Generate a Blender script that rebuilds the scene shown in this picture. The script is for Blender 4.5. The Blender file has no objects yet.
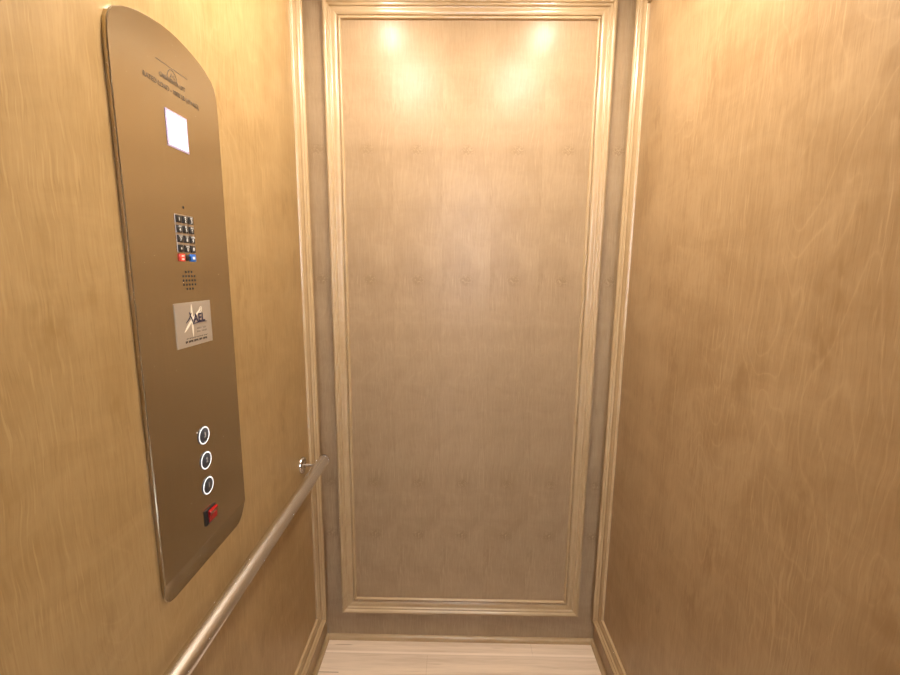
import bpy, bmesh, math, random
from mathutils import Vector, Matrix
random.seed(7)
S = bpy.context.scene
COL = S.collection
PI = math.pi

# ------------------------------------------------------------------ dimensions (metres)
WL, WR = -0.55, 0.55          # side walls
YB, YF = 1.5265, -0.03        # back wall, front wall (inner faces)
FZ = -.016
ZC = 2.41                     # ceiling
CAM = Vector((-0.0362, 0.0, 1.4943))

# ------------------------------------------------------------------ helpers
def link(name, bm, mat, parent=None, smooth=None, loc=None):
    me = bpy.data.meshes.new(name)
    bmesh.ops.recalc_face_normals(bm, faces=bm.faces[:])
    bm.to_mesh(me); bm.free()
    if smooth is not None:
        for p in me.polygons: p.use_smooth = True
        me.set_sharp_from_angle(angle=math.radians(smooth))
    if mat: me.materials.append(mat)
    o = bpy.data.objects.new(name, me)
    COL.objects.link(o)
    if parent: o.parent = parent
    if loc is not None: o.location = loc
    return o

def empty(name, loc=(0, 0, 0)):
    o = bpy.data.objects.new(name, None); COL.objects.link(o)
    o.location = loc; o.empty_display_size = 0.05
    return o

def tag(o, label=None, cat=None, group=None, kind=None):
    if label: o['label'] = label
    if cat: o['category'] = cat
    if group: o['group'] = group
    if kind: o['kind'] = kind
    return o

def add_box(bm, x0, x1, y0, y1, z0, z1, bevel=0, seg=2):
    b = bmesh.new()
    bmesh.ops.create_cube(b, size=1)
    for v in b.verts:
        v.co = Vector((x0 + (v.co.x + .5) * (x1 - x0), y0 + (v.co.y + .5) * (y1 - y0), z0 + (v.co.z + .5) * (z1 - z0)))
    if bevel:
        bmesh.ops.bevel(b, geom=b.edges[:], offset=bevel, segments=seg, profile=.5, affect='EDGES')
    tmp = bpy.data.meshes.new('t'); b.to_mesh(tmp); b.free(); bm.from_mesh(tmp); bpy.data.meshes.remove(tmp)

def add_lathe(bm, prof, origin, axis, n=32):
    """prof: list of (radius, height) revolved about axis from origin; ends closed where radius is 0."""
    ax = Vector(axis).normalized()
    a = ax.orthogonal().normalized(); b = ax.cross(a)
    o = Vector(origin); rings = []
    for r, h in prof:
        if r < 1e-7: rings.append([bm.verts.new(o + ax * h)])
        else: rings.append([bm.verts.new(o + ax * h + (a * math.cos(2*PI*k/n) + b * math.sin(2*PI*k/n)) * r) for k in range(n)])
    for p, q in zip(rings, rings[1:]):
        for k in range(n):
            k2 = (k + 1) % n
            if len(p) == 1 and len(q) == 1: continue
            if len(p) == 1: bm.faces.new((p[0], q[k], q[k2]))
            elif len(q) == 1: bm.faces.new((p[k], q[0], p[k2]))
            else: bm.faces.new((p[k], q[k], q[k2], p[k2]))

def new_mat(name):
    m = bpy.data.materials.new(name); m.use_nodes = True
    nt = m.node_tree; bs = nt.nodes['Principled BSDF']
    return m, nt, bs

def plain(name, col, rough=.5, metal=0, emit=None, strength=0, coat=0):
    m, nt, bs = new_mat(name)
    bs.inputs['Base Color'].default_value = (*col, 1)
    bs.inputs['Roughness'].default_value = rough
    bs.inputs['Metallic'].default_value = metal
    bs.inputs['Coat Weight'].default_value = coat
    if emit:
        bs.inputs['Emission Color'].default_value = (*emit, 1)
        bs.inputs['Emission Strength'].default_value = strength
    return m

class NB:
    """small node-building helper"""
    def __init__(s, nt): s.nt = nt
    def node(s, t, **kw):
        n = s.nt.nodes.new(t)
        for k, v in kw.items(): setattr(n, k, v)
        return n
    def put(s, sock, v):
        if isinstance(v, bpy.types.NodeSocket): s.nt.links.new(v, sock)
        else: sock.default_value = v
    def math(s, op, a, b=0.0, c=None):
        n = s.node('ShaderNodeMath', operation=op)
        s.put(n.inputs[0], a); s.put(n.inputs[1], b)
        if c is not None: s.put(n.inputs[2], c)
        return n.outputs[0]
    def vec(s, x, y, z=0.0):
        n = s.node('ShaderNodeCombineXYZ')
        s.put(n.inputs[0], x); s.put(n.inputs[1], y); s.put(n.inputs[2], z)
        return n.outputs[0]
    def noise(s, v, scale=1.0, detail=2.0, rough=.5, dist=0.0):
        n = s.node('ShaderNodeTexNoise')
        s.put(n.inputs['Vector'], v)
        n.inputs['Scale'].default_value = scale; n.inputs['Detail'].default_value = detail
        n.inputs['Roughness'].default_value = rough; n.inputs['Distortion'].default_value = dist
        return n.outputs['Fac']
    def smooth(s, v, a, b, lo=0.0, hi=1.0):
        n = s.node('ShaderNodeMapRange', interpolation_type='SMOOTHSTEP')
        s.put(n.inputs['Value'], v)
        n.inputs['From Min'].default_value = a; n.inputs['From Max'].default_value = b
        n.inputs['To Min'].default_value = lo; n.inputs['To Max'].default_value = hi
        return n.outputs[0]
    def mix(s, f, a, b):
        n = s.node('ShaderNodeMix', data_type='RGBA')
        s.put(n.inputs['Factor'], f); s.put(n.inputs['A'], a); s.put(n.inputs['B'], b)
        return n.outputs['Result']

def veneer(name, across, along, seed, light, dark, leaf=None, rough=.33, amp=1.0, coat=.0, spec=.30, knots=(), lines=.22):
    """stained maple veneer: the grain runs along 'along'; leaf = width of the slip-matched leaves."""
    m, nt, bs = new_mat(name); N = NB(nt)
    if across == 'UV':
        t = N.node('ShaderNodeUVMap'); sp = N.node('ShaderNodeSeparateXYZ'); nt.links.new(t.outputs[0], sp.inputs[0])
        al, ac = sp.outputs[0], sp.outputs[1]
    else:
        t = N.node('ShaderNodeTexCoord'); sp = N.node('ShaderNodeSeparateXYZ'); nt.links.new(t.outputs['Object'], sp.inputs[0])
        ix = {'X': 0, 'Y': 1, 'Z': 2}
        ac, al = sp.outputs[ix[across]], sp.outputs[ix[along]]
    full_ac = ac
    z = seed * 3.17
    if leaf:
        q = N.math('DIVIDE', N.math('ADD', ac, 10.0 * leaf + .0845), leaf)
        idx = N.math('FLOOR', q); fr = N.math('MULTIPLY', N.math('FRACT', q), leaf)
        ac = fr
        zz = N.math('ADD', N.math('MULTIPLY', idx, .045), z)     # neighbouring leaves differ a little
        edge = N.math('MULTIPLY', N.math('SUBTRACT', N.math('FRACT', N.math('MULTIPLY', idx, .618)), .5), .10)
    else:
        zz = z; edge = 0.0
    k = lambda a, b: N.vec(N.math('MULTIPLY', ac, a), N.math('MULTIPLY', al, b), zz)
    if across != 'UV':                                              # let the grain wander a little
        wob = N.math('MULTIPLY_ADD', N.noise(k(5, 4), 1, 3, .55), .030, N.math('MULTIPLY', N.noise(k(20, 14), 1, 2), .006))
        ac0 = ac; ac = N.math('ADD', ac, wob)
    else: ac0 = ac
    fine = N.noise(k(260, 11), 1, 2, .6)
    fine2 = N.noise(k(140, 14), 1, 3, .6, .3)
    med = N.noise(k(13, 2.2), 1, 4, .6, .6)
    cloud = N.noise(k(4.5, 3.4), 1, 5, .6, .9)
    curl = N.noise(k(5.5, 11), 1, 4, .6, 1.0)
    # cathedral contours
    f = N.noise(k(6.0, 1.7), 1, 2, .45, .35)
    ring = N.math('FRACT', N.math('MULTIPLY', f, 17.0))
    line = N.math('SUBTRACT', 1.0, N.math('ABSOLUTE', N.math('SUBTRACT', N.math('MULTIPLY', ring, 2.0), 1.0)))
    line = N.math('POWER', line, 9.0)
    msk = N.smooth(N.noise(k(3.3, 1.1), 1.0, 2, .5), .42, .62)
    line = N.math('MULTIPLY', line, msk)
    # small eyes: swirls with a darker core
    vo = N.node('ShaderNodeTexVoronoi', voronoi_dimensions='3D')
    N.put(vo.inputs['Vector'], k(9.0, 4.2)); vo.inputs['Scale'].default_value = 1.0
    eye = N.smooth(vo.outputs['Distance'], .05, .33, 1.0, 0.0)
    eye = N.math('MULTIPLY', eye, N.smooth(N.noise(k(60, 26), 1, 2), .35, .65))
    fleck = N.math('MULTIPLY', N.smooth(N.noise(k(300, 12), 1, 1), .58, .70), N.smooth(N.noise(k(7, 4), 1, 3), .40, .62))
    pores = N.smooth(N.noise(k(520, 26), 1, 1), .60, .74)
    v = N.math('MULTIPLY_ADD', N.math('SUBTRACT', fine, .5), .30 * amp, .5)
    for w, src in ((.50, fine2), (.40, med), (.75, cloud), (.65, curl)):
        v = N.math('MULTIPLY_ADD', N.math('SUBTRACT', src, .5), w * amp, v)
    v = N.math('MULTIPLY_ADD', line, -lines * amp, v)
    v = N.math('MULTIPLY_ADD', fleck, -.30 * amp, v)
    v = N.math('MULTIPLY_ADD', eye, .34 * amp, v)
    v = N.math('MULTIPLY_ADD', pores, .14 * amp, v)
    v = N.math('ADD', v, edge)
    for kz, ks in knots:                                            # the same burl marks recur in every leaf
        dx = N.math('DIVIDE', N.math('SUBTRACT', ac0, leaf / 2), .017); dz = N.math('DIVIDE', N.math('SUBTRACT', al, kz), .014)
        d2 = N.math('ADD', N.math('MULTIPLY', dx, dx), N.math('MULTIPLY', dz, dz))
        sw = N.noise(k(75, 70), 1, 3, .6, 2.0)
        g = N.math('MULTIPLY', N.math('EXPONENT', N.math('MULTIPLY', d2, -1.0)), N.smooth(sw, .35, .62, -.35, 1.0))
        wide = N.math('EXPONENT', N.math('MULTIPLY', N.math('ADD', N.math('MULTIPLY', N.math('MULTIPLY', dx, dx), .10), N.math('MULTIPLY', N.math('MULTIPLY', dz, dz), .07)), -1.0))
        v = N.math('MULTIPLY_ADD', g, ks, N.math('MULTIPLY_ADD', wide, ks * .16, v))
    v = N.smooth(v, 0.0, 1.0)
    c = N.mix(v, (*light, 1), (*dark, 1))
    nt.links.new(c, bs.inputs['Base Color'])
    r = N.math('MULTIPLY_ADD', N.math('SUBTRACT', fine2, .5), .12, rough)
    nt.links.new(r, bs.inputs['Roughness'])
    bs.inputs['Specular IOR Level'].default_value = spec
    bs.inputs['Coat Weight'].default_value = coat; bs.inputs['Coat Roughness'].default_value = .2
    bp = N.node('ShaderNodeBump'); bp.inputs['Strength'].default_value = .05; bp.inputs['Distance'].default_value = .002
    nt.links.new(fine, bp.inputs['Height']); nt.links.new(bp.outputs[0], bs.inputs['Normal'])
    return m

# ------------------------------------------------------------------ materials
LIGHT, DARK = (.360, .232, .104), (.232, .136, .052)
M = {}
M['veneer_left'] = veneer('maple_veneer_left', 'Y', 'Z', 1, (.369, .242, .107), (.242, .146, .052))
M['veneer_right'] = veneer('maple_veneer_right', 'Y', 'Z', 2, (.344, .226, .115), (.226, .135, .059), amp=1.1)
M['veneer_back'] = veneer('maple_veneer_back', 'X', 'Z', 3, (.353, .246, .143), (.238, .156, .082), leaf=.1725, rough=.31, spec=.18, lines=.12, amp=.8, knots=((1.463, .95), (1.906, .7), (.68, .95), (.46, .85)))
M['veneer_front'] = veneer('maple_veneer_front', 'X', 'Z', 4, LIGHT, DARK)
M['mould'] = veneer('maple_moulding', 'UV', 'UV', 5, (.43, .305, .170), (.31, .205, .100), rough=.25, amp=.6, spec=.5)
M['ceiling'] = plain('ceiling_paint', (.92, .90, .87), .6)

def brushed(name, col, rough, across, along, sc=900, aniso=.6):
    m, nt, bs = new_mat(name); N = NB(nt)
    t = N.node('ShaderNodeTexCoord'); sp = N.node('ShaderNodeSeparateXYZ'); nt.links.new(t.outputs['Object'], sp.inputs[0])
    ix = {'X': 0, 'Y': 1, 'Z': 2}
    v = N.vec(N.math('MULTIPLY', sp.outputs[ix[across]], sc), N.math('MULTIPLY', sp.outputs[ix[along]], 3.0))
    n = N.noise(v, 1, 3, .6)
    c = N.mix(n, (*[x * .88 for x in col], 1), (*[min(1, x * 1.1) for x in col], 1))
    nt.links.new(c, bs.inputs['Base Color'])
    bs.inputs['Metallic'].default_value = 1
    nt.links.new(N.math('MULTIPLY_ADD', N.math('SUBTRACT', n, .5), .12, rough), bs.inputs['Roughness'])
    return m
M['plate'] = brushed('brushed_bronze_steel', (.50, .435, .315), .18, 'Y', 'Z')
M['rail'] = plain('brushed_stainless', (.80, .83, .88), .23, 1)
M['chrome'] = plain('polished_steel', (.60, .58, .56), .14, 1)
M['black'] = plain('black_plastic', (.008, .007, .007), .5)
M['hole'] = plain('dark_hole', (.006, .005, .004), .8)
M['ink'] = plain('etched_ink', (.10, .065, .035), .55)
M['white_ink'] = plain('white_ink', (.62, .61, .58), .5)
M['red_key'] = plain('red_key_plastic', (.62, .05, .03), .35)
M['blue_key'] = plain('blue_key_plastic', (.02, .12, .45), .35)
M['glow_bezel'] = plain('display_glow_bezel', (.40, .34, .50), .35)  # lilac tint paints the screen's glow halo onto its border
M['screen'] = plain('lit_screen', (.8, .8, .85), .3, 0, (.93, .94, 1.0), 4.0)
M['ring'] = plain('lit_ring', (.8, .8, .8), .3, 0, (.96, .97, 1.0), .95)
M['button'] = plain('blued_button_steel', (.075, .085, .11), .3, .5)
M['red_switch'] = plain('red_rocker', (.26, .004, .006), .16, 0, (.4, .0, .0), .05, .6)
M['sticker'] = plain('silver_sticker', (.36, .30, .23), .42, .25)
M['cream'] = plain('cream_ink', (.74, .66, .52), .5)
M['navy'] = plain('navy_ink', (.025, .022, .055), .5)
M['grey_ink'] = plain('grey_ink', (.20, .15, .11), .5)
M['brown_ink'] = plain('brown_ink', (.035, .02, .01), .5)
M['lamp'] = plain('lamp_lens', (.9, .85, .75), .4, 0, (1.0, .91, .79), 430.0)
M['lamp_ring'] = plain('lamp_trim_metal', (.7, .68, .65), .25, 1)

def oak_floor():
    m, nt, bs = new_mat('pale_oak_planks'); N = NB(nt)
    t = N.node('ShaderNodeTexCoord'); sp = N.node('ShaderNodeSeparateXYZ'); nt.links.new(t.outputs['Object'], sp.inputs[0])
    x, y = sp.outputs[0], sp.outputs[1]
    q = N.math('DIVIDE', N.math('ADD', y, 5.055), .155)
    row = N.math('FLOOR', q); fr = N.math('FRACT', q)
    xx = N.math('ADD', x, N.math('MULTIPLY', row, .73))
    k = lambda a, b: N.vec(N.math('MULTIPLY', xx, a), N.math('MULTIPLY', y, b), N.math('MULTIPLY', row, 5.3))
    g1 = N.noise(k(3, 60), 1, 4, .6, .4); g2 = N.noise(k(1.2, 12), 1, 3, .5, .8); g3 = N.noise(k(14, 260), 1, 2)
    v = N.math('ADD', N.math('MULTIPLY', g1, .5), N.math('MULTIPLY_ADD', g2, .5, N.math('MULTIPLY_ADD', g3, .2, -.1)))
    v = N.smooth(v, .28, .75)
    c = N.mix(v, (.72, .57, .415, 1), (.50, .37, .255, 1))
    crack = N.math('MULTIPLY', N.smooth(N.noise(k(4, 90), 1, 2), .70, .76), .5)
    c = N.mix(crack, c, (.16, .10, .06, 1))
    gap = N.math('MAXIMUM', N.math('LESS_THAN', fr, .010), N.math('LESS_THAN', N.math('FRACT', N.math('DIVIDE', N.math('ADD', xx, 3.55), 1.15)), .0018))
    c = N.mix(N.math('MULTIPLY', gap, .35), c, (.30, .20, .13, 1))
    seam_glint = N.smooth(N.math('ABSOLUTE', N.math('SUBTRACT', fr, .05)), .012, .05, .5, 0.0)  # painted highlight along the plank seams, as if a bevel caught light
    c = N.mix(seam_glint, c, (.88, .74, .60, 1))
    split = N.math('MULTIPLY', N.math('LESS_THAN', N.math('ABSOLUTE', N.math('SUBTRACT', y, 1.375)), .0016), N.math('LESS_THAN', x, -.462))
    c = N.mix(N.math('MULTIPLY', split, .75), c, (.13, .08, .05, 1))
    nt.links.new(c, bs.inputs['Base Color']); bs.inputs['Roughness'].default_value = .42
    return m
M['floor'] = oak_floor()

# ------------------------------------------------------------------ the cab shell
def slab(name, mat, *b):
    bm = bmesh.new(); add_box(bm, *b)
    return tag(link(name, bm, mat), kind='structure')
T = .03
slab('floor', M['floor'], WL - T, WR + T, YF - .06, YB + T, -.06, FZ)
slab('ceiling', M['ceiling'], WL - T, WR + T, YF - .06, YB + T, ZC, ZC + .04)
slab('wall_left', M['veneer_left'], WL - T, WL, YF - .06, YB + T, FZ, ZC)
slab('wall_right', M['veneer_right'], WR, WR + T, YF - .06, YB + T, FZ, ZC)
slab('wall_back', M['veneer_back'], WL, WR, YB, YB + T, FZ, ZC)
bm = bmesh.new()                                     # entrance wall round the open doorway the camera stands in
add_box(bm, WL, -.43, YF - .05, YF, FZ, ZC); add_box(bm, .43, WR, YF - .05, YF, FZ, ZC)
add_box(bm, -.43, .43, YF - .05, YF, 2.28, ZC)
tag(link('wall_front', bm, M['veneer_front']), kind='structure')
HY = -1.75                                           # unseen landing behind the camera; its narrow window is added for the back-panel streak
slab('hall_floor', M['floor'], -1.25, 1.25, HY, YF - .06, -.07, FZ - .004)
slab('hall_ceiling', M['ceiling'], -1.25, 1.25, HY, YF - .05, 2.6, 2.65)
M['hall_paint'] = plain('hall_paint', (.42, .38, .33), .7)
bm = bmesh.new(); add_box(bm, -1.25, -.01, HY - .1, HY, 0, 2.6); add_box(bm, .23, 1.25, HY - .1, HY, 0, 2.6)
add_box(bm, -.01, .23, HY - .1, HY, 0, 1.15); add_box(bm, -.01, .23, HY - .1, HY, 2.55, 2.6)
tag(link('wall_hall_end', bm, M['hall_paint']), kind='structure')
slab('wall_hall_left', M['hall_paint'], -1.3, -1.25, HY - .1, YF - .05, 0, 2.65)
slab('wall_hall_right', M['hall_paint'], 1.25, 1.3, HY - .1, YF - .05, 0, 2.65)
bm = bmesh.new(); add_box(bm, -1.25, WL - T, YF - .10, YF - .05, 0, 2.6); add_box(bm, WR + T, 1.25, YF - .10, YF - .05, 0, 2.6); add_box(bm, WL - T, WR + T, YF - .10, YF - .05, ZC, 2.6)
tag(link('wall_hall_front', bm, M['hall_paint']), kind='structure')

# ------------------------------------------------------------------ mouldings
def bezier_pts():
    P = [(0, 0), (0, .0200), (.0012, .0235), (.0045, .0255), (.0085, .0255), (.0125, .0240), (.0150, .0212), (.0163, .0175),   # proud outer band
         (.0195, .0168), (.0220, .0174), (.0240, .0162), (.0260, .0118), (.0285, .0108), (.0330, .0114), (.0400, .0112),          # quirk, then the broad face
         (.0465, .0094), (.0505, .0066), (.0514, .0028), (.0535, .0026)]                                                          # groove
    for k in range(0, 8):
        a = PI * .95 - (PI * .95) * k / 7
        P.append((.0590 + .0058 * math.cos(a), .0045 + .0060 * math.sin(a)))            # small inner bead
    P += [(.0652, .0022), (.0660, 0)]
    return [(q * .88, t * .88) for q, t in P]
PROF = bezier_pts()

def frame(name, origin, ud, vd, nd, w, h, mat=None, kind='structure'):
    """mitred picture-frame moulding: outer rectangle w x h from origin along ud, vd; nd points into the room."""
    ud, vd, nd, o = Vector(ud), Vector(vd), Vector(nd), Vector(origin)
    bm = bmesh.new(); uv = bm.loops.layers.uv.new('UVMap')
    corners = [((0, 0), (1, 1)), ((w, 0), (-1, 1)), ((w, h), (-1, -1)), ((0, h), (1, -1))]
    acc = [0]
    for (a, b) in zip(PROF, PROF[1:]): acc.append(acc[-1] + math.dist(a, b))
    for s in range(4):
        (c0, i0), (c1, i1) = corners[s], corners[(s + 1) % 4]
        L = w if s % 2 == 0 else h
        A = []; B = []
        for (q, t) in PROF:
            A.append(bm.verts.new(o + ud * (c0[0] + i0[0] * q) + vd * (c0[1] + i0[1] * q) + nd * t))
            B.append(bm.verts.new(o + ud * (c1[0] + i1[0] * q) + vd * (c1[1] + i1[1] * q) + nd * t))
        for k in range(len(PROF) - 1):
            f = bm.faces.new((A[k], B[k], B[k + 1], A[k + 1]))
            for lp, (uu, vv) in zip(f.loops, ((0, acc[k]), (L, acc[k]), (L, acc[k + 1]), (0, acc[k + 1]))):
                lp[uv].uv = (uu + s * 3.3, vv + s * .31)
        fb = bm.faces.new((A[0], A[-1], B[-1], B[0]))
    o_ = link(name, bm, mat or M['mould'], smooth=32)
    return tag(o_, kind=kind)
frame('trim_1', (-.4800, YB, .1190), (1, 0, 0), (0, 0, 1), (0, -1, 0), .9570, 2.249)          # back wall panel frame
frame('trim_2', (WL, .02, .1220), (0, 1, 0), (0, 0, 1), (1, 0, 0), 1.447, 2.246)             # left wall frame
frame('trim_3', (WR, .02, .1160), (0, 1, 0), (0, 0, 1), (-1, 0, 0), 1.472, 2.252)            # right wall frame

def shoe(name, p0, p1, nd):
    """little shoe moulding along the foot of a wall"""
    p0, p1, nd = Vector(p0), Vector(p1), Vector(nd)
    prof = [(0, 0), (.012, 0), (.012, .012), (.0112, .0165), (.0088, .0195), (.005, .0210), (0, .0215)]
    d = (p1 - p0); L = d.length; d.normalize()
    bm = bmesh.new(); uv = bm.loops.layers.uv.new('UVMap')
    A = [bm.verts.new(p0 + d * 0 + nd * a + Vector((0, 0, b))) for a, b in prof]
    B = [bm.verts.new(p1 + nd * a + Vector((0, 0, b))) for a, b in prof]
    n = len(prof)
    for k in range(n):
        k2 = (k + 1) % n
        f = bm.faces.new((A[k], B[k], B[k2], A[k2]))
        for lp, q in zip(f.loops, ((0, k), (L, k), (L, k + 1), (0, k + 1))): lp[uv].uv = (q[0], q[1] * .008)
    bm.faces.new(A); bm.faces.new(B)
    tag(link(name, bm, M['mould'], smooth=40), kind='structure')
shoe('baseboard_left', (WL, YF, FZ), (WL, YB, FZ), (1, 0, 0))
shoe('baseboard_right', (WR, YF, FZ), (WR, YB, FZ), (-1, 0, 0))
shoe('baseboard_back', (WL + .012, YB, FZ), (WR - .012, YB, FZ), (0, -1, 0))

# ------------------------------------------------------------------ control panel
PT = .0079                                   # plate thickness
PX = WL + PT                                 # plate face
PY = .802
panel = empty('control_panel', (WL, PY, .889))
tag(panel, 'tall brushed bronze elevator control panel with arched top on left wood wall', 'control panel')
def pl(x, y, z):                             # world -> panel local
    return Vector((x - WL, y - PY, z - .889))

def faceplate():
    top = [(.004, 1.9062), (.02, 1.9057), (.048, 1.9020), (.073, 1.8968), (.092, 1.8912), (.106, 1.8855), (.118, 1.8785),
           (.127, 1.8735), (.134, 1.8650), (.139, 1.8540), (.142, 1.8330), (.1432, 1.8150), (.1435, 1.78)]
    bot = [(.1435, .975), (.1435, .955), (.1435, .9385), (.1430, .9290), (.1416, .9160), (.139, .9070), (.1345, .8995), (.128, .8940), (.120, .8908), (.110, .8895)]
    prof = [(d, z) for d, z in top] + [(.1435, 1.3)] + bot
    zc = .9385
    def t_at(z):
        if z >= zc: return PT
        s = (zc - z) / (zc - .8895)
        return PT - .0136 * s + .0061 * s * s
    bev = .0014
    bm = bmesh.new()
    L = {'f': [], 'e': [], 'w': []}
    n = len(prof)
    for k, (d, z) in enumerate(prof):
        # inset along the outline normal
        a = prof[max(0, k - 1)]; b = prof[min(n - 1, k + 1)]
        tx, tz = b[0] - a[0], b[1] - a[1]
        l = math.hypot(tx, tz) or 1; nx, nz = tz / l, -tx / l      # inward (towards smaller d)
        di, zi = d + nx * bev, z + nz * bev
        if k == 0: di, zi = d, z - bev
        if k == n - 1: di, zi = d, z + bev
        t = t_at(z)
        row = {}
        for s in (-1, 1):
            row[s] = (bm.verts.new(pl(WL + t, PY + s * di, zi)), bm.verts.new(pl(WL + max(.0004, t - bev), PY + s * d, z)), bm.verts.new(pl(WL, PY + s * d, z)))
        L['f'].append(row)
    R = L['f']
    for p, q in zip(R, R[1:]):
        bm.faces.new((p[-1][0], p[1][0], q[1][0], q[-1][0]))
        for s in (-1, 1):
            for j in (0, 1): bm.faces.new((p[s][j], p[s][j + 1], q[s][j + 1], q[s][j]))
        bm.faces.new((p[-1][2], p[1][2], q[1][2], q[-1][2]))
    for r in (R[0], R[-1]):
        for j in (0, 1): bm.faces.new((r[-1][j], r[-1][j + 1], r[1][j + 1], r[1][j]))
    return link('faceplate', bm, M['plate'], panel, smooth=8)
plate = faceplate()

def disc_bm(bm, y, z, r, x0, x1, n=20, dome=0):
    prof = [(0, x0), (r, x0), (r, x1 - dome)]
    if dome: prof += [(r * .85, x1 - dome * .3), (0, x1)]
    else: prof += [(0, x1)]
    add_lathe(bm, prof, pl(WL, y, z), (1, 0, 0), n)

def text(name, body, size, y, z, mat, parent, x=PX + .0004, width=None, align='LEFT', bold=0.0, shear=0):
    cu = bpy.data.curves.new(name, 'FONT'); cu.body = body; cu.size = size; cu.align_x = align; cu.align_y = 'BOTTOM_BASELINE' if False else 'BOTTOM'
    cu.extrude = .00015; cu.offset = bold; cu.shear = shear
    o = bpy.data.objects.new(name, cu); COL.objects.link(o)
    bpy.context.view_layer.update()
    dg = bpy.context.evaluated_depsgraph_get()
    me = bpy.data.meshes.new_from_object(o.evaluated_get(dg))
    bpy.data.objects.remove(o)
    xs = [v.co.x for v in me.vertices]; ys = [v.co.y for v in me.vertices]
    w = max(xs) - min(xs); sx = (width / w) if width else 1
    ox = min(xs) if align == 'LEFT' else (min(xs) + max(xs)) / 2
    oy = min(ys) if align == 'LEFT' else (min(ys) + max(ys)) / 2
    for v in me.vertices:
        px, py, pz = (v.co.x - ox) * sx, v.co.y - oy, v.co.z
        v.co = pl(x + pz, y + px, z + py)
    me.materials.append(mat)
    r = bpy.data.objects.new(name, me); COL.objects.link(r); r.parent = parent
    if parent is not panel: r.matrix_parent_inverse = Matrix.Identity(4)
    return r

def strip_bm(bm, pts, w, x):
    """flat ribbon through (y,z) points with width w (or a list of widths)"""
    n = len(pts); W = w if isinstance(w, list) else [w] * n
    A = []
    for k, (y, z) in enumerate(pts):
        a = pts[max(0, k - 1)]; b = pts[min(n - 1, k + 1)]
        t = Vector((b[0] - a[0], b[1] - a[1])).normalized(); nn = Vector((-t.y, t.x)) * W[k] / 2
        A.append([bm.verts.new(pl(xx, y + sg * nn.x, z + sg * nn.y)) for xx in (x - .0003, x) for sg in (1, -1)])
    for p, q in zip(A, A[1:]):
        bm.faces.new((p[2], p[3], q[3], q[2])); bm.faces.new((p[0], q[0], q[1], p[1]))
        bm.faces.new((p[0], p[2], q[2], q[0])); bm.faces.new((p[1], q[1], q[3], p[3]))
    for p in (A[0], A[-1]): bm.faces.new((p[0], p[1], p[3], p[2]))

# emblem: long rule, arch under it with a peak inside, and two lines of lettering
bm = bmesh.new(); X = PX + .0004
strip_bm(bm, [(.7605, 1.8430), (.8455, 1.8440)], .0011, X)
strip_bm(bm, [(.8005 + .0125 * math.cos(a), 1.8255 + .0148 * math.sin(a)) for a in [PI * (1.05 - 1.12 * k / 18) for k in range(19)]], .0014, X)
strip_bm(bm, [(.7945, 1.8255), (.7990, 1.8338), (.8015, 1.8290), (.8040, 1.8330), (.8075, 1.8260)], .0013, X)
link('emblem', bm, M['ink'], panel)
text('maker_lettering', 'GARAVENTA LIFT', .0105, .7668, 1.8175, M['ink'], panel, width=.069, bold=.00010)
text('rated_load_lettering', 'RATED LOAD - 1000 LB (454 KG)', .0115, .7268, 1.7985, M['ink'], panel, width=.148, bold=.00004)

# display
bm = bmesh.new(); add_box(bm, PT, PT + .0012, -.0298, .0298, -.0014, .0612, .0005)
disp = link('display', bm, M['glow_bezel'], panel, loc=(0, 0, 1.7088 - .889))
bm = bmesh.new(); add_box(bm, PT + .0008, PT + .0017, -.0255, .0255, .0027, .0571, .0003)
tag(link('screen', bm, M['screen'], disp), 'glowing white square screen')

# status light dot
bm = bmesh.new(); disc_bm(bm, .8010, 1.6065, .0025, PT - .001, PT + .0006, dome=.0004)
link('microphone_hole', bm, M['hole'], panel, smooth=40)

# keypad: 4 rows of 3 dark keys and a red, a black, a blue one beneath
kp_bm = bmesh.new(); add_box(kp_bm, PT - .001, PT + .0006, .7735 - PY, .8265 - PY, 1.5235 - .889, 1.5925 - .889, .0004)
keypad = link('keypad', kp_bm, brushed('keypad_steel', (.52, .47, .42), .4, 'Y', 'Z'), panel)
keys = '123456789*0#'
sub = ['', 'ABC', 'DEF', 'GHI', 'JKL', 'MNO', 'PQRS', 'TUV', 'WXYZ', '', 'OPER', '']
for k, ch in enumerate(keys):
    r, c = divmod(k, 3)
    y, z = .7818 + c * .01815, 1.5840 - r * .01765
    bm = bmesh.new(); add_box(bm, PT, PT + .0022, y - .0071 - PY, y + .0071 - PY, z - .0066 - .889, z + .0066 - .889, .0007)
    key = link('key', bm, M['black'], keypad, smooth=40)
    if sub[k]:
        a = text('legend', ch, .0088, y + .0012, z - .0014, M['white_ink'], panel, PX + .0024, align='CENTER', bold=.0002)
        b = text('legend', sub[k], .0040, y + .0012, z + .0042, M['white_ink'], panel, PX + .0024, align='CENTER', bold=.00005)
    else:
        a = text('legend', ch, .0088, y + .001, z, M['white_ink'], panel, PX + .0024, align='CENTER', bold=.0002)
        b = None
    # the legend is printed on its key: fold it into the key mesh
    for t in (a, b):
        if t is None: continue
        key.data.materials.append(t.data.materials[0]) if len(key.data.materials) < 2 else None
        bmk = bmesh.new(); bmk.from_mesh(key.data); n0 = len(bmk.faces)
        bmk.from_mesh(t.data); bmk.faces.ensure_lookup_table()
        for f in bmk.faces[n0:]: f.material_index = 1
        bmk.to_mesh(key.data); bmk.free()
        bpy.data.objects.remove(t)
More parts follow.
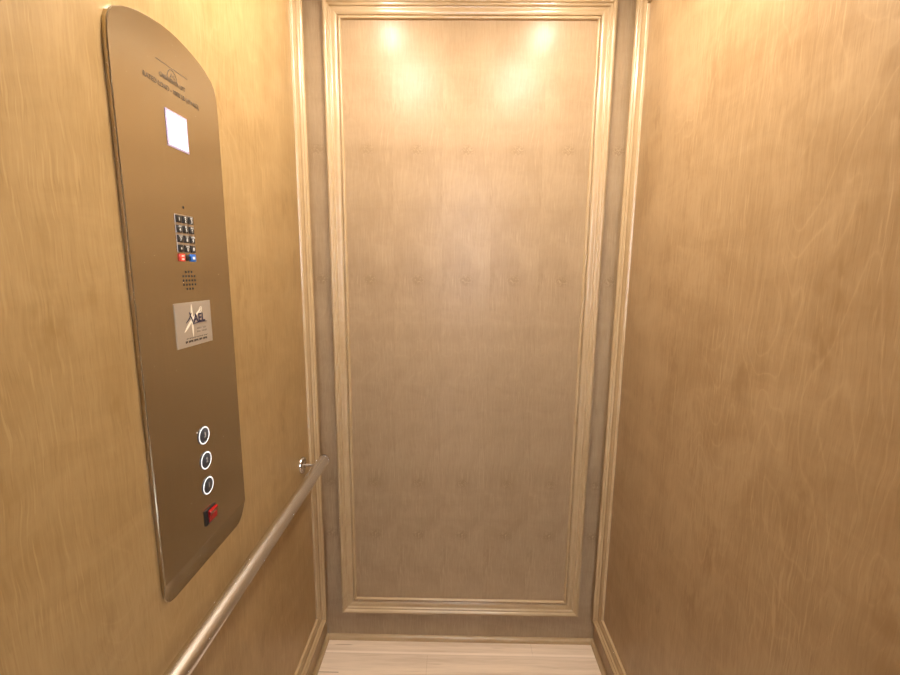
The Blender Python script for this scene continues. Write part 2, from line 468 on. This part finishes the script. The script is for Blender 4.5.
def colour_key(name, y, mat, marks, label):
    z = 1.5145
    bm = bmesh.new(); add_box(bm, PT - .001, PT + .0026, y - .0078 - PY, y + .0078 - PY, z - .0070 - .889, z + .0070 - .889, .0009)
    o = link(name, bm, mat, panel, smooth=40); tag(o, label)
    bm = bmesh.new()
    for (y0, z0, y1, z1, w) in marks: strip_bm(bm, [(y + y0, z + z0), (y + y1, z + z1)], w, PX + .0029)
    m = link('mark', bm, M['white_ink'], o)
    return o
colour_key('call_key', .7832, M['red_key'], [(-.003, .0030, .0042, .0030, .0026), (-.003, -.0028, .0042, -.0028, .0026)], 'red key')
colour_key('answer_key', .8160, M['blue_key'], [(-.0030, 0, .0036, 0, .0048)], 'blue key')
bm = bmesh.new(); disc_bm(bm, .7998, 1.5145, .0056, PT - .001, PT + .0014, 24, .0005)
link('round_key', bm, M['black'], panel, smooth=40)

# loudspeaker perforations
bm = bmesh.new()
for r, cnt in enumerate((3, 5, 5, 5, 3)):
    for c in range(cnt):
        disc_bm(bm, .8008 + (c - (cnt - 1) / 2) * .00867, 1.4882 - r * .0079, .00225, PT - .001, PT + .0003, 12)
link('speaker_grille', bm, M['hole'], panel)

# fixed sticker with the star emblem
sy0, sy1, sz0, sz1 = .7482, .8594, 1.3474, 1.4312
bm = bmesh.new(); add_box(bm, PT - .0005, PT + .0016, sy0 - PY, sy1 - PY, sz0 - .889, sz1 - .889, .0004)
stk = link('maker_plaque', bm, M['sticker'], panel); tag(stk, 'silver grey plaque with a star emblem')
SX = PX + .0019
def sp(u, v): return (sy0 + (sy1 - sy0) * u, sz1 - (sz1 - sz0) * v)       # plaque coordinates, v downwards
def rayshape(bm, c, e, w, x):
    n = 8; pts = []; ws = []
    for k in range(n + 1):
        f = k / n; pts.append((c[0] + (e[0] - c[0]) * f, c[1] + (e[1] - c[1]) * f)); ws.append(max(.0004, w * (1 - f) ** .8 * (.55 + 1.2 * f)))
    strip_bm(bm, pts, ws, x)
bm = bmesh.new(); c = sp(.43, .40)
rayshape(bm, c, sp(.44, .04), .0078, SX); rayshape(bm, c, sp(.43, .80), .0076, SX)
rayshape(bm, c, sp(.20, .66), .0076, SX); rayshape(bm, c, sp(.72, .16), .0060, SX)
link('star', bm, M['cream'], stk)
bm = bmesh.new(); c = sp(.68, .20)
strip_bm(bm, [(c[0] + .0042 * math.cos(a) + .0022 * math.sin(a), c[1] + .0058 * math.sin(a)) for a in [2 * PI * k / 16 for k in range(17)]], .0013, SX + .0003)
link('loop', bm, M['cream'], stk)
text('plaque_lettering', 'AEL', .0235, *sp(.46, .475), M['navy'], stk, SX + .0002, width=.038, bold=.0005)
bm = bmesh.new()
strip_bm(bm, [sp(.26, .455), sp(.36, .36), sp(.42, .24)], [.0010, .0026, .0016], SX + .0004)
strip_bm(bm, [sp(.36, .22), sp(.42, .37), sp(.46, .52)], [.0016, .0028, .0010], SX + .0004)
strip_bm(bm, [sp(.43, .50), sp(.65, .475), sp(.86, .49)], [.0012, .0018, .0008], SX + .0004)
link('swash', bm, M['navy'], stk)
bm = bmesh.new()                                                           # two faint words under the emblem
for row, (v, u0, words) in enumerate(((.60, .56, (5, 4)), (.675, .55, (4, 6)))):
    u = u0
    for w in words:
        for _ in range(w):
            a, b = sp(u, v), sp(u + .012, v + .04)
            strip_bm(bm, [(a[0], a[1]), (a[0] + .0004, b[1])], .0008, SX); u += .027
        u += .03
link('small_lettering', bm, M['grey_ink'], stk)
bm = bmesh.new()
for (v, hh, u0, words, step, wd) in ((.815, .020, .25, (3, 9, 8, 6), .0215, .0014), (.885, .050, .22, (2, 4, 4, 3, 4), .030, .0025)):
    u = u0
    for w in words:
        for q in range(w):
            a = sp(u, v - hh / 2); b = sp(u, v + hh / 2 - (q % 3) * .008)
            strip_bm(bm, [a, (b[0] + .0003, b[1])], wd, SX); u += step
        u += step * .9
link('contact_lettering', bm, M['brown_ink'], stk)

# three floor buttons with lit rings, red rocker switch
for z, ch in ((1.1614, '3'), (1.1078, '2'), (1.0531, '1')):
    bm = bmesh.new()
    add_lathe(bm, [(0, PT - .001), (.0186, PT - .001), (.0186, PT + .0012), (.0180, PT + .0018), (.0150, PT + .0018), (.0146, PT + .0010), (0, PT + .0010)], pl(WL, .8030, z), (1, 0, 0), 40)
    b = link('floor_button', bm, M['button'], panel, smooth=35)
    bm = bmesh.new(); n = 48
    add_lathe(bm, [(.0178, PT + .0005), (.0177, PT + .0020), (.0172, PT + .0023), (.0159, PT + .0023), (.0155, PT + .0019), (.0155, PT + .0005)], pl(WL, .8030, z), (1, 0, 0), n)
    tag(link('light_ring', bm, M['ring'], b, smooth=50), 'glowing white ring')
    bm = bmesh.new(); add_lathe(bm, [(0, PT), (.0152, PT), (.0152, PT + .0018), (.0142, PT + .0024), (0, PT + .0022)], pl(WL, .8030, z), (1, 0, 0), 40)
    link('push_face', bm, M['button'], b, smooth=35)
    t = text('numeral', ch, .0150, .8040, z + .001, plain('numeral_white', (.45, .45, .47), .4), b, PX + .0029, align='CENTER', bold=.0002)
bm = bmesh.new(); strip_bm(bm, [(.7818, 1.1745), (.7852, 1.1745)], .0032, PX + .0006); link('floor_mark', bm, M['white_ink'], panel)

zs, ys = .9885, .8025
bm = bmesh.new(); add_box(bm, PT - .001, PT + .0028, ys - .0185 - PY, ys + .0185 - PY, zs - .0165 - .889, zs + .0165 - .889, .0012)
sw = link('rocker_switch', bm, M['black'], panel, smooth=40)
bm = bmesh.new()                                                           # rocker: two facets meeting in a shallow valley
sec = [(-.0128, .0012), (-.0128, .0078), (-.0110, .0088), (-.0010, .0066), (.0014, .0064), (.0110, .0060), (.0128, .0050), (.0128, .0012)]
A = [bm.verts.new(pl(PX + t, ys - .0100, zs - a)) for a, t in sec]; B = [bm.verts.new(pl(PX + t, ys + .0165, zs - a)) for a, t in sec]
for k in range(len(sec)):
    k2 = (k + 1) % len(sec); bm.faces.new((A[k], B[k], B[k2], A[k2]))
bm.faces.new(A); bm.faces.new(B)
rk = link('rocker', bm, M['red_switch'], sw, smooth=20); tag(rk, 'glossy red rocker')
mod = rk.modifiers.new('edge', 'BEVEL'); mod.width = .0005; mod.segments = 2

# ------------------------------------------------------------------ handrail
rail = empty('handrail', (WL, 1.0, .83))
tag(rail, 'round brushed steel handrail on left wood wall below the control panel', 'handrail')
ro = Vector((WL, 1.0, .83))
P0, P1 = Vector((-.4885, 1.376, .8375)), Vector((-.4920, .12, .8220))       # far and near end of the bar
ax = (P1 - P0); LN = ax.length; ax.normalize(); RR = .0192
bm = bmesh.new(); add_lathe(bm, [(0, 0), (RR, 0), (RR, LN), (0, LN)], P0 - ro, ax, 48)
bar = link('bar', bm, M['rail'], rail, smooth=40)
for p, d in ((P0, -ax), (P1, ax)):
    bm = bmesh.new(); add_lathe(bm, [(0, 0), (RR + .0006, 0), (RR + .0006, .008), (RR - .0012, .0105), (RR - .006, .0125), (0, .0132)], p - ro, d, 48)
    link('end_cap', bm, M['chrome'], rail, smooth=40)
for y in (1.338, .20):
    f = (P0.y - y) / (P0.y - P1.y); c = P0 + (P1 - P0) * f
    w = Vector((WL, y, c.z + .001)) - ro
    bm = bmesh.new(); add_lathe(bm, [(0, 0), (.0280, 0), (.0280, .0035), (.0265, .0060), (.0180, .0075), (.0085, .0085), (0, .0085)], w, (1, 0, 0), 40)
    br = link('bracket_flange', bm, M['chrome'], rail, smooth=35)
    bm = bmesh.new(); add_lathe(bm, [(0, .006), (.0062, .006), (.0050, .012), (.0050, c.x - WL - RR * .8), (0, c.x - WL - RR * .8)], w, (1, 0, 0), 20)
    link('stem', bm, M['chrome'], br, smooth=40)
    for a in (.5 * PI, 1.17 * PI, 1.83 * PI):
        bm = bmesh.new()
        add_lathe(bm, [(0, .004), (.0038, .004), (.0034, .0082), (0, .0088)], w + Vector((0, .020 * math.cos(a), .020 * math.sin(a))), (1, 0, 0), 14)
        link('screw', bm, M['chrome'], br, smooth=40)

# ------------------------------------------------------------------ four shallow domed ceiling lights (their glints show in the back panel)
for x, y, r, lab in ((-.252, .85, .060, 'round ceiling light over the handrail side, farther from the back wall'), (.252, .85, .060, 'round ceiling light over the plain right wall side, farther from the back wall'),
                  (-.295, 1.25, .030, 'small round ceiling light in the corner between left wall and back wall'), (.295, 1.25, .030, 'small round ceiling light in the corner between right wall and back wall')):
    d = empty('ceiling_light', (x, y, ZC)); tag(d, lab, 'ceiling light', 'round lights on the cab ceiling')
    bm = bmesh.new(); add_lathe(bm, [(r - .0005, .004), (r - .0005, -.003), (r + .0035, -.006), (r + .012, -.005), (r + .015, 0), (r + .015, .004)], (0, 0, 0), (0, 0, 1), 40)
    link('trim_ring', bm, M['lamp_ring'], d, smooth=35)
    bm = bmesh.new(); add_lathe(bm, [(0, .002), (r, .002)] + [(r * math.cos(a), -.002 - .012 * math.sin(a)) for a in [PI / 2 * k / 10 for k in range(10)]] + [(0, -.014)], (0, 0, 0), (0, 0, 1), 40)
    link('lens', bm, M['lamp'], d, smooth=35)

# ------------------------------------------------------------------ daylight through the landing's added window
w = bpy.data.worlds.new('World'); S.world = w; w.use_nodes = True
bg = w.node_tree.nodes['Background']; bg.inputs[0].default_value = (.78, .85, 1.0, 1); bg.inputs[1].default_value = 42.0

# ------------------------------------------------------------------ camera
rows = ((.9999, .0123, .0100), (-.0118, .1554, .9878), (-.0106, .9878, -.1555))
R_, U_, F_ = [Vector(r).normalized() for r in rows]
cam = bpy.data.cameras.new('camera'); co = bpy.data.objects.new('camera', cam); COL.objects.link(co)
cam.sensor_width = 36; cam.lens = 420 / 900 * 36; cam.clip_start = .01
co.matrix_world = Matrix(((R_.x, U_.x, -F_.x, CAM.x), (R_.y, U_.y, -F_.y, CAM.y), (R_.z, U_.z, -F_.z, CAM.z), (0, 0, 0, 1)))
S.camera = co

vs = S.view_settings
vs.view_transform = 'Standard'; vs.look = 'None'; vs.gamma = 1; vs.use_curve_mapping = False; vs.exposure = 0
S.cycles.use_denoising = True
S.cycles.sample_clamp_indirect = 6.0
S.cycles.max_bounces = 14; S.cycles.diffuse_bounces = 8; S.cycles.glossy_bounces = 6
